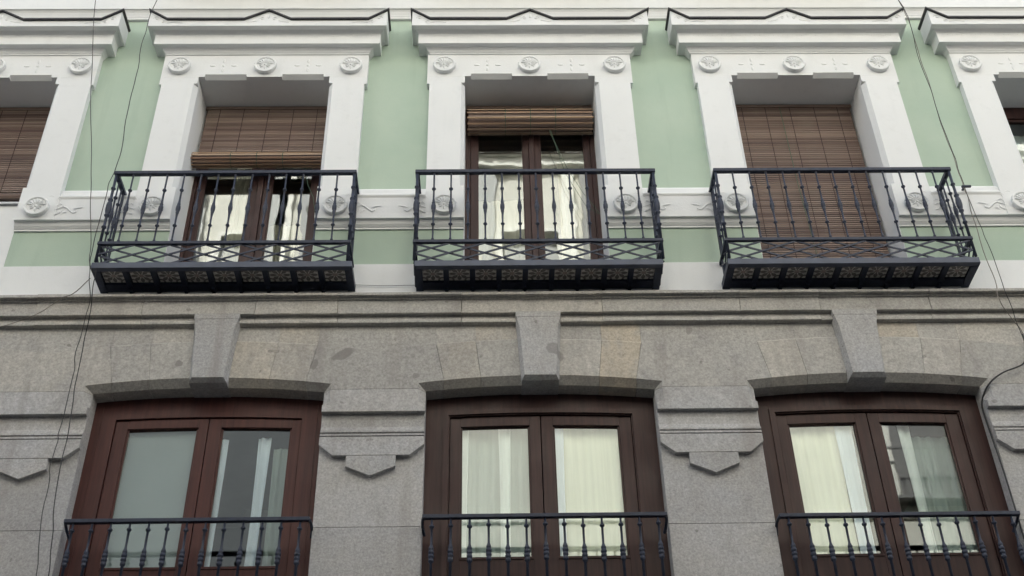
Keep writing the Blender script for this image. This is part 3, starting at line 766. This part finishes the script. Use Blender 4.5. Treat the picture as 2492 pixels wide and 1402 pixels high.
def roll(root, c, z, y, r, off=0.0, w=1.2, me=None):
    n = 13
    for k in range(n):
        a = 2 * math.pi * k / n + 0.2
        put(me or SLATN, 'slat', root, (c + off + random.uniform(-0.004, 0.004), y + r * math.cos(a), z + r * math.sin(a)), (-(math.pi - a) if False else a - math.pi, 0, 0))
    rr = r - 0.012
    core = MB(); core.loft([[(x, y + rr * math.cos(q * 0.6283), z + rr * math.sin(q * 0.6283)) for q in range(10)] for x in (c + off - SLW / 2, c + off + SLW / 2)])
    core.obj('roll_core', M['slat'], root)
    for k in range(3):
        a0 = 0.9 * k; r2 = r * (0.75 - 0.2 * k)
    cd = MB()
    for dx in (-0.235, 0.0, 0.235):
        cd.tube([(c + off + dx, y + (r + 0.009) * math.cos(t * 0.5236), z + (r + 0.009) * math.sin(t * 0.5236)) for t in range(13)], 0.003, 4)
    cd.obj('lath_cord', M['cord'], root)
def blind(label, c, y=0.32): return thing('slatted_blind', label, 'blind', (c, y, 10.2), 'wooden slatted blinds in the upper openings')
def reparent_fix(root):
    for o in list(root.children): o.matrix_parent_inverse = Matrix.Translation(-root.location)
def pull(root, pts_l, r=0.0028):
    mb = MB()
    for pts in pts_l: mb.tube(pts, r, 5)
    mb.obj('pull_cord', M['cord'], root)
b0 = blind('brown slatted blind lowered almost to the sill of the window at the left edge', UC[0])
hanging(b0, UC[0], 10.205, 9.12, 0.31, 0.29); roll(b0, UC[0], 9.065, 0.272, 0.030, me=SLAT); reparent_fix(b0)
b1 = blind('brown slatted blind half lowered with its end rolled up, above the left balcony', UC[1])
hanging(b1, UC[1], 10.205, 9.53, 0.31, 0.25); roll(b1, UC[1] - 0.015, 9.455, 0.215, 0.068)
pull(b1, [[(-1.643, 0.24, 9.40), (-1.60, 0.26, 9.187), (-1.541, 0.26, 9.038), (-1.474, 0.26, 8.651)]]); reparent_fix(b1)
b2 = blind('shiny orange brown blind rolled right up above the middle balcony', UC[2])
hanging(b2, UC[2], 10.205, 10.13, 0.31, 0.30); roll(b2, UC[2] + 0.004, 9.985, 0.265, 0.118)
pull(b2, [[(0.595, 0.26, 9.87), (0.746, 0.26, 9.37), (0.876, 0.26, 9.065), (1.004, 0.24, 8.809)], [(0.605, 0.25, 9.87), (0.725, 0.27, 9.324), (0.887, 0.26, 8.922), (1.0, 0.24, 8.80)]], 0.0022); reparent_fix(b2)
b3 = blind('weathered brown blind lowered to the floor of the right balcony', UC[3])
hanging(b3, UC[3], 10.205, 8.02, 0.31, 0.28)
pull(b3, [[(2.82, 0.29, 10.2), (2.83, 0.27, 9.2), (2.86, 0.262, 8.3)]], 0.003); reparent_fix(b3)

# ------------------------------------------------------------ iron balconies
SL_Z = 7.757; TOPZ = 8.80; FY = -0.325
def baluster_mesh():
    pr = [(0.0085, 8.03), (0.012, 8.045), (0.0075, 8.06), (0.0075, 8.190), (0.016, 8.197), (0.018, 8.203), (0.016, 8.209), (0.0075, 8.216), (0.0085, 8.30), (0.012, 8.335), (0.0145, 8.342), (0.0145, 8.352),
          (0.0125, 8.356), (0.0185, 8.368), (0.0195, 8.39), (0.0185, 8.412), (0.0125, 8.424), (0.0145, 8.428), (0.0145, 8.438), (0.012, 8.445), (0.0085, 8.48), (0.0075, 8.575), (0.016, 8.584), (0.018, 8.591), (0.016, 8.598), (0.0075, 8.605), (0.0075, 8.745), (0.012, 8.762), (0.010, 8.77)]
    mb = MB(); mb.lathe([(r, z - SL_Z) for r, z in pr], n=8); return mb.mesh('baluster', M['iron'], True)
def corner_mesh():
    pr = [(0.012, 7.83), (0.012, 8.18), (0.020, 8.186), (0.020, 8.196), (0.012, 8.203), (0.012, 8.30), (0.020, 8.310), (0.022, 8.317), (0.020, 8.325), (0.013, 8.33), (0.020, 8.345), (0.025, 8.375), (0.025, 8.42), (0.020, 8.455), (0.013, 8.465), (0.020, 8.478), (0.022, 8.486), (0.020, 8.494), (0.012, 8.50), (0.012, 8.60), (0.020, 8.608), (0.020, 8.618), (0.012, 8.625), (0.012, 8.77)]
    mb = MB(); mb.lathe([(r, z - SL_Z) for r, z in pr], n=10); return mb.mesh('corner_post', M['iron'], True)
BAL, COR = baluster_mesh(), corner_mesh()
TILE = MB().box(-0.084, 0.084, -0.083, 0.083, 0, 0.018).mesh('floor_tile', M['tile'])
def strip_mesh(L, slope_dz, name='lattice_strip'):
    t = 0.0085; mb = MB()
    mb.add([(0, -0.003, -t), (L, -0.003, -t + slope_dz), (L, -0.003, t + slope_dz), (0, -0.003, t), (0, 0.003, -t), (L, 0.003, -t + slope_dz), (L, 0.003, t + slope_dz), (0, 0.003, t)],
           [(0, 1, 2, 3), (7, 6, 5, 4), (0, 4, 5, 1), (3, 2, 6, 7), (0, 3, 7, 4), (1, 5, 6, 2)])
    return mb.mesh(name, M['iron'])
def balcony(c, label, hs_l, hs_r):
    H = 0.995
    root = thing('iron_balcony', label, 'balcony', (c, 0, SL_Z), 'wrought iron balconies on the stucco storey')
    # slab frame: front fascia with lip, side channels, wall bar
    fr = MB(); F = FY - 0.012
    fr.box(-hs_l, hs_r, F, F + 0.012, 0.0, 0.056)                # face
    fr.box(-hs_l, hs_r, F + 0.012, F + 0.050, 0.0, 0.012)        # bottom flange
    fr.obj('front_fascia', M['iron_skylit'], root, bevel=0.002)
    for s, hs in ((-1, hs_l), (1, hs_r)):
        sd = MB(); a, b = sorted((s * hs, s * (hs - 0.012))); sd.box(a, b, F + 0.012, 0.0, -0.004, 0.056)
        a, b = sorted((s * (hs - 0.012), s * (hs - 0.06))); sd.box(a, b, F + 0.05, 0.0, -0.004, 0.010)
        sd.obj('side_channel', M['iron'], root)
    MB().box(-hs_l + 0.06, hs_r - 0.06, -0.115, -0.018, 0.004, 0.02).obj('wall_bar', M['iron'], root)
    MB().box(-hs_l + 0.012, hs_r - 0.012, F + 0.0125, -0.016, 0.046, 0.055).obj('floor_plate', M['iron'], root)
    n = 9; span = (hs_r + hs_l - 0.07); p = span / n; x0 = -hs_l + 0.035
    rib = MB(); rib.box(-0.021, 0.021, F + 0.05, -0.018, -0.001, 0.030); rib.box(-0.012, 0.012, -0.085, -0.018, -0.024, -0.0012); RIB = rib.mesh('floor_rib', M['iron'])
    for k in range(n + 1):
        if 0 < k < n: put(RIB, 'floor_rib', root, (x0 + k * p, 0, 0))
    for k in range(n): put(TILE, 'floor_tile', root, (x0 + (k + 0.5) * p, -0.203, 0.024), (0, 0, (k % 4) * math.pi / 2))
    # rails
    hr = MB(); hr.box(-H - 0.018, H + 0.018, FY - 0.020, FY + 0.020, TOPZ - 0.034 - SL_Z, TOPZ - SL_Z)
    hr.obj('handrail', M['iron'], root, bevel=0.004)
    for s in (-1, 1):
        a, b = sorted((s * (H - 0.018), s * (H + 0.018))); MB().box(a, b, FY + 0.020, 0.0, TOPZ - 0.034 - SL_Z, TOPZ - SL_Z).obj('side_handrail', M['iron'], root, bevel=0.003)
        a, b = sorted((s * (H - 0.012), s * (H + 0.014))); MB().box(a, b, FY + 0.015, 0.0, 8.003 - SL_Z, 8.03 - SL_Z).obj('side_lower_rail', M['iron'], root)
        a, b = sorted((s * (H - 0.006), s * (H + 0.006))); MB().box(a, b, -0.10, -0.068, 7.82 - SL_Z, TOPZ - 0.034 - SL_Z).obj('wall_bracket', M['iron'], root)
        put(COR, 'corner_post', root, (s * H, FY, 0))
        for q in (1, 2): put(BAL, 'baluster', root, (s * H, FY + 0.085 * q + 0.005, 0))
    MB().box(-H - 0.016, H + 0.016, FY - 0.016, FY + 0.015, 8.000 - SL_Z, 8.030 - SL_Z).obj('lower_rail', M['iron'], root, bevel=0.003)
    s_ = 2 * H / 14
    for k in range(1, 14): put(BAL, 'baluster', root, (-H + k * s_, FY, 0), (0, 0, random.uniform(0, 1)))
    # lattice: strips falling one quarter of the height per half period
    zt, zb = 8.000 - SL_Z, 7.797 - SL_Z; P = 2 * s_; run = 2 * P
    for k in range(-2, 8):
        for s in (-1, 1):
            xa = -H + k * P; 
            if s < 0: xa = H - k * P
            xb = xa + s * run; lo, hi = -H, H
            a_, b_ = (xa, xb)
            ta, tb = 0.0, 1.0
            if s > 0:
                if a_ < lo: ta = (lo - a_) / run
                if b_ > hi: tb = (hi - a_) / run
            else:
                if a_ > hi: ta = (a_ - hi) / run
                if b_ < lo: tb = (a_ - lo) / run
            if tb - ta < 0.05: continue
            xs, xe = a_ + s * run * ta, a_ + s * run * tb
            zs_, ze = zt + (zb - zt) * ta, zt + (zb - zt) * tb
            me = strip_mesh(xe - xs, ze - zs_) if s > 0 else strip_mesh(xe - xs, ze - zs_)
            put(me, 'lattice_strip', root, (xs, FY + (0.0035 if s > 0 else -0.0035), zs_))
    for s in (-1, 1):
        for (ya, za, yb, zb_) in ((FY, zt, -0.01, zb), (FY, zb, -0.01, zt), (FY, (zt + zb) / 2, FY / 2, zt), (FY, (zt + zb) / 2, FY / 2, zb)):
            mb = MB(); mb.tube([(s * (H + 0.001), ya, za), (s * (H + 0.001), yb, zb_)], 0.0075, 4); mb.obj('side_lattice_strip', M['iron'], root)
    return root
balcony(-2.10, 'dark iron balcony in front of the half lowered blind, left of the three', 1.018, 1.035)
balcony(0.42, 'dark iron balcony under the rolled up blind, middle of the three', 0.990, 0.987)
balcony(2.94, 'dark iron balcony in front of the fully lowered blind, right of the three', 1.015, 1.01)

# ------------------------------------------------------------ lower railings
def low_bal_mesh():
    pr = [(0.010, 0.0), (0.010, 0.60), (0.017, 0.606), (0.0195, 0.618), (0.017, 0.630), (0.0125, 0.634), (0.019, 0.640), (0.021, 0.650), (0.019, 0.660), (0.0125, 0.665), (0.019, 0.670), (0.021, 0.680), (0.019, 0.690), (0.0125, 0.695), (0.017, 0.702), (0.018, 0.712), (0.013, 0.724),
          (0.0085, 0.74), (0.0085, 0.862), (0.016, 0.868), (0.0185, 0.876), (0.016, 0.884), (0.008, 0.890), (0.0075, 0.945)]
    mb = MB(); mb.lathe(pr, n=9); return mb.mesh('baluster', M['iron'], True)
LBAL = low_bal_mesh()
def railing(c, zc, n, label, hl_=0.86, hr_=0.86):
    y = -0.10; zr = zc; root = thing('window_railing', label, 'railing', (c, y, zr - 0.98), 'iron railings across the arched french doors')
    zl = 0.98
    MB().box(-hl_, hr_, -0.019, 0.019, zl - 0.030, zl).obj('handrail', M['iron'], root, bevel=0.004)
    MB().box(-hl_, hr_, -0.015, 0.015, 0.0, 0.022).obj('lower_rail', M['iron'], root)
    st = (hl_ + hr_) / n
    for k in range(n):
        put(LBAL, 'baluster', root, (-hl_ + (k + 0.5) * st, 0, 0.012 + random.uniform(-0.004, 0.016)), (0, 0, random.uniform(0, 1)))
    for s, h in ((-1, hl_), (1, hr_)):
        mb = MB(); pts = []
        for q in range(9):
            a = q / 8; pts.append((s * (h - 0.006 + 0.010 * math.sin(a * math.pi)), 0.0 + 0.16 * a, zl - 0.018 - 0.06 * a * a))
        mb.tube(pts, 0.011, 6); mb.obj('wall_bracket', M['iron'], root)
        mb = MB(); mb.tube([(s * h, 0, 0.01), (s * (h + 0.016), 0.16, 0.01)], 0.01, 6); mb.obj('wall_bracket', M['iron'], root)
railing(LC[1], 5.682, 13, 'dark iron railing with turned balusters across the reddish french door', 0.838, 0.872)
railing(LC[2], 5.689, 13, 'dark iron railing with turned balusters across the middle french door with net curtains', 0.868, 0.856)
railing(LC[3], 5.668, 13, 'dark iron railing with turned balusters across the right french door with the cream curtain', 0.872, 0.842)

# ------------------------------------------------------------ cables
def smooth_pts(p, it=1):
    for _ in range(it):
        q = [p[0]]
        for a, b in zip(p[:-1], p[1:]):
            q += [tuple(a[i] * 0.75 + b[i] * 0.25 for i in range(3)), tuple(a[i] * 0.25 + b[i] * 0.75 for i in range(3))]
        q.append(p[-1]); p = q
    return p
def cable(pts, m, r, label, jit=0.007, seed=1, cat='cable'):
    rs = random.Random(seed); p = smooth_pts(pts, 1)
    p = [(x + rs.uniform(-jit, jit), y, z) for x, y, z in p]
    p = smooth_pts(p, 1)
    o = MB().tube(p, r * 0.8, 6).obj('cable', m); o['label'] = label; o['category'] = cat; o['group'] = 'cables strung over the facade'
    for pl in o.data.polygons: pl.use_smooth = True
    return o
A = [(-3.80, -0.3, 11.9), (-3.713, -0.3, 11.129), (-3.695, -0.3, 10.911), (-3.591, -0.3, 10.264), (-3.495, -0.3, 9.722), (-3.342, -0.3, 8.918), (-3.282, -0.3, 8.588), (-3.177, -0.3, 8.052), (-3.128, -0.36, 7.789), (-3.10, -0.37, 7.665), (-3.09, -0.26, 7.55), (-3.134, -0.16, 7.487), (-3.128, -0.16, 7.263), (-3.143, -0.16, 7.035), (-3.143, -0.1, 6.97), (-3.141, -0.1, 6.865), (-3.139, -0.1, 6.554), (-3.145, -0.1, 6.391), (-3.142, -0.1, 6.317), (-3.155, -0.1, 6.139), (-3.135, -0.1, 5.978), (-3.123, -0.1, 5.718), (-3.11, -0.1, 5.538), (-3.06, -0.1, 5.239), (-3.05, -0.1, 4.2)]
cable(A, M['cable_black'], 0.0042, 'thin black cable hanging past the left end of the left balcony, outer one', seed=1)
A2 = [(-3.07, -0.35, 7.72), (-3.068, -0.3, 7.59), (-3.104, -0.17, 7.43), (-3.118, -0.12, 7.284), (-3.111, -0.12, 7.074), (-3.105, -0.12, 6.821), (-3.083, -0.12, 6.605), (-3.075, -0.12, 6.367), (-3.076, -0.12, 6.225), (-3.064, -0.12, 5.983), (-3.038, -0.12, 5.732), (-3.009, -0.12, 5.567), (-2.993, -0.12, 5.37), (-2.971, -0.12, 5.228), (-2.95, -0.12, 4.2)]
cable(A2, M['cable_black'], 0.0050, 'black cable down the left granite pier, nearer the reddish door', seed=2)
B = [(-3.02, -0.33, 11.6), (-3.112, -0.33, 11.078), (-3.137, -0.33, 10.921), (-3.146, -0.33, 10.643), (-3.158, -0.33, 10.396), (-3.135, -0.33, 10.035), (-3.14, -0.33, 9.804), (-3.133, -0.33, 9.471), (-3.104, -0.33, 9.081), (-3.10, -0.37, 8.783), (-3.125, -0.36, 8.675), (-3.128, -0.36, 8.509), (-3.125, -0.36, 8.122), (-3.13, -0.37, 7.844), (-3.10, -0.37, 7.698), (-3.07, -0.35, 7.70)]
cable(B, M['cable_black'], 0.0048, 'black cable dropping from the top to the left corner of the left balcony', seed=3)
Cc = [(-3.10, -0.33, 7.66), (-3.252, -0.2, 7.603), (-3.33, -0.2, 7.576), (-3.37, -0.2, 7.535), (-3.497, -0.2, 7.4), (-3.755, -0.2, 7.283), (-4.2, -0.2, 7.12)]
cable(Cc, M['cable_grey'], 0.0042, 'pale cable sagging leftwards from the corner of the left balcony', 0.002, 4)
D1 = [(3.93, -0.27, 11.6), (3.999, -0.27, 11.144), (4.028, -0.27, 10.977), (4.046, -0.27, 10.874), (4.046, -0.27, 10.676), (4.106, -0.14, 10.435), (4.122, -0.14, 10.013), (4.102, -0.14, 9.72), (4.108, -0.14, 9.49), (4.111, -0.14, 9.223), (4.127, -0.12, 9.036), (4.138, -0.1, 8.791), (4.157, -0.09, 8.666), (4.138, -0.09, 8.447), (4.135, -0.09, 8.051), (4.121, -0.14, 7.678), (4.069, -0.19, 7.518), (4.107, -0.16, 7.426), (4.199, -0.12, 7.276), (4.222, -0.1, 7.219)]
cable(D1, M['cable_grey'], 0.0052, 'grey cable running down the green wall right of the right balcony, left strand', seed=5)
D3 = [(4.222, -0.1, 7.219), (4.215, -0.1, 7.12), (4.186, -0.1, 7.0), (4.16, -0.1, 6.94), (4.095, -0.1, 6.905), (3.99, -0.1, 6.868), (3.928, -0.1, 6.832), (3.86, -0.09, 6.785), (3.815, -0.04, 6.733), (3.790, 0.03, 6.66), (3.790, 0.04, 6.56), (3.788, 0.02, 6.394), (3.786, -0.0, 6.233), (3.784, -0.02, 6.041), (3.783, -0.03, 5.8), (3.783, -0.03, 4.2)]
cable(D3, M['cable_black'], 0.0085, 'thick black cable looping off the wall into the reveal of the right arched door', 0.001, 6)
D2 = [(3.94, -0.28, 11.6), (4.006, -0.28, 11.131), (4.035, -0.28, 10.965), (4.052, -0.28, 10.862), (4.051, -0.28, 10.664), (4.089, -0.15, 10.424), (4.103, -0.15, 10.002), (4.108, -0.15, 9.71), (4.095, -0.15, 9.48), (4.117, -0.15, 9.213), (4.134, -0.12, 9.036), (4.145, -0.1, 8.791), (4.166, -0.09, 8.59), (4.177, -0.09, 8.352), (4.187, -0.09, 8.211), (4.185, -0.12, 7.938), (4.147, -0.19, 7.613), (4.17, -0.18, 7.461), (4.176, -0.15, 7.388), (4.197, -0.12, 7.256), (4.217, -0.1, 7.151)]
cable(D2, M['cable_black'], 0.0042, 'thin dark cable running down the green wall right of the right balcony, right strand', seed=7)
cable([(-1.113, -0.028, 7.815), (-0.93, -0.028, 7.807), (-0.78, -0.028, 7.803), (-0.573, -0.028, 7.806)], M['cable_black'], 0.0030, 'thin dark cable stretched level between the left and middle balconies', 0.001, 8)
cl = MB(); cl.box(4.12, 4.20, -0.115, -0.095, 8.785, 8.80); cl.box(4.135, 4.15, -0.10, 0.0, 8.785, 8.80)
o = cl.obj('cable_clip', M['iron']); o['label'] = 'small dark clip holding the cables right of the right balcony'; o['category'] = 'cable clip'

# ------------------------------------------------------------ street and the house across it (seen mirrored in the panes)
def struct(name, mb, m):
    o = mb.obj(name, m); o['kind'] = 'structure'; return o
struct('road', MB().box(-60, 60, -9.0, -1.6, -0.2, 0.0), M['asphalt'])
struct('pavement', MB().box(-60, 60, -1.6, -0.04, -0.2, 0.13), M['paving'])
struct('pavement', MB().box(-60, 60, -10.6, -9.0, -0.2, 0.13), M['paving'])
struct('ground', MB().box(-400, 400, -400, 400, -0.6, -0.21), M['paving'])
for x0, x1, nm in ((-32, X0 - 0.002, 'left'), (X1 + 0.002, 32, 'right')):  # unseen blocks added to stop sun leaking past the building's ends
    cxm = (x0 + x1) / 2
    nb = thing('sun_block_house', 'unseen block added to keep sun out, adjoining the %s end of the green and white facade' % nm, 'house', (cxm, 0, 0))
    MB().box(x0 - cxm, x1 - cxm, 0.0, 9.0, 0.0, 18.0).obj('wall', M['opp_trim'], nb)
    MB().box(x0 - cxm, x1 - cxm, -0.35, -0.002, 17.6, 17.95).obj('cornice', M['opp_trim'], nb)
    q = -10.0
    while q < 10.1:
        for z0 in (4.4, 7.9, 11.4):
            f = MB().box(q - 0.62, q + 0.62, -0.06, -0.001, z0, z0 + 2.3).obj('window', M['opp_trim'], nb)
            MB().box(q - 0.5, q + 0.5, -0.066, -0.061, z0 + 0.1, z0 + 2.2).obj('pane', M['opp_dark'], f)
        q += 2.5
opp = thing('opposite_house', 'cream house across the street, mirrored in the window panes', 'house', (0, -10.6, 0))
OY = -10.6
def opp_build():
    HT = 20.0
    rows = [(0.4 + 3.4 * k + 1.0, 0.4 + 3.4 * k + 3.1) for k in range(1, 4)] + [(15.9, 18.1)]
    low_cols = [-9.5, -7.5, -2.0, 3.9, 7.7, 10.8]; top_cols = [-9.5, -7.2, -4.9, -2.3, 0.9, 3.5, 6.0, 8.5, 11.0]
    wmb = MB()
    gmb = MB(); XB, ZB = -3.15, 14.6            # left part made dark below the attic to dim the left door's reflections
    dark_base = MB(); dark_base.box(-31.9, 31.9, OY, OY + 0.10, 0.0, 7.6); dark_base.obj('added_dark_base', M['opp_dark_base'], opp)  # dark front added to cut light bounced up into the soffits
    def wbox(x0, x1, z0, z1):
        if x1 <= XB or x0 < XB < x1:
            xm = min(x1, XB)
            if z0 < ZB: gmb.box(x0, xm, OY - 0.4, OY, z0, min(z1, ZB))
            if z1 > ZB: wmb.box(x0, xm, OY - 0.4, OY, max(z0, ZB), z1)
            if x1 > XB: wmb.box(XB, x1, OY - 0.4, OY, z0, z1)
        else: wmb.box(x0, x1, OY - 0.4, OY, z0, z1)
    zb_ = 0.0
    for ri, (z0, z1) in enumerate(rows + [(HT, HT)]):
        wbox(-13.0, 13.0, zb_, z0); zb_ = z1
        if ri == len(rows): break
        cols = top_cols if ri >= 3 else low_cols; xs = [-13.0]
        for cx in cols: xs += [cx - 0.55, cx + 0.55]
        xs.append(13.0)
        for i in range(0, len(xs), 2): wbox(xs[i], xs[i + 1], z0, z1)
    wmb.obj('wall', M['opp_wall'], opp); gmb.obj('wall', M['opp_grey'], opp)
    MB().box(-12.99, 12.99, OY - 7, OY - 0.42, 0, HT - 0.3).obj('wall', M['opp_grey'], opp)
    MB().box(-32, -13.0, OY - 7, OY, 0, 17.5).obj('wall', M['opp_wall'], opp); MB().box(13.0, 32, OY - 7, OY, 0, 17.5).obj('wall', M['opp_wall'], opp)  # side blocks added to stop sky light leaking past the house
    cr = MB(); cr.box(-13.1, 13.1, OY - 0.4, OY + 0.45, HT, HT + 0.18); cr.box(-13.1, 13.1, OY - 0.4, OY + 0.28, HT - 0.2, HT - 0.001)
    for r in rows: cr.box(-13.0 if r[0] > 14.6 else -3.1, 13.0, OY, OY + 0.06, r[0] - 0.32, r[0] - 0.16)
    cr.obj('cornice', M['opp_trim'], opp)
    for px, pw, pm in ((-5.9, 0.16, 'opp_shutter'), (-4.5, 0.7, 'opp_shutter'), (-4.15, 0.30, 'opp_trim'), (-3.75, 0.14, 'opp_dark'), (0.0, 0.35, 'opp_shutter'), (1.72, 0.34, 'opp_trim'), (2.05, 0.12, 'opp_dark'), (-0.55, 0.4, 'opp_trim')):
        MB().box(px - pw / 2, px + pw / 2, OY + 0.002, OY + 0.12, 14.7, HT - 0.25).obj('mirrored_strip', M[pm], opp)  # strips added so the upper panes mirror broken vertical tones
    for ri, (z0, z1) in enumerate(rows):
        for ci, cx in enumerate(top_cols if ri >= 3 else low_cols):
            f = MB()
            f.box(cx - 0.68, cx - 0.55, OY + 0.0, OY + 0.05, z0, z1 + 0.13); f.box(cx + 0.55, cx + 0.68, OY, OY + 0.05, z0, z1 + 0.13); f.box(cx - 0.549, cx + 0.549, OY, OY + 0.05, z1, z1 + 0.13)
            fo = f.obj('window', M['opp_trim'] if (cx > -3.15 or z0 > 14.6) else M['opp_grey'], opp)
            g = MB(); g.box(cx - 0.55, cx + 0.55, OY - 0.25, OY - 0.2, z0, z1)
            g.obj('pane', M['opp_dark'] if (ci * 3 + ri) % 3 else M['opp_shutter'], fo)
            if (ci + ri) % 3 == 0:
                b = MB(); b.box(cx - 0.8, cx + 0.8, OY, OY + 0.3, z0 - 0.08, z0 - 0.02)
                for q in range(13): b.box(cx - 0.78 + q * 0.13 - 0.01, cx - 0.78 + q * 0.13 + 0.01, OY + 0.27, OY + 0.29, z0 - 0.02, z0 + 0.9)
                b.box(cx - 0.8, cx + 0.8, OY + 0.26, OY + 0.3, z0 + 0.9, z0 + 0.94)
                b.obj('balcony', M['opp_dark'], opp)
    for o in list(opp.children): o.matrix_parent_inverse = Matrix.Translation(-opp.location)
opp_build()
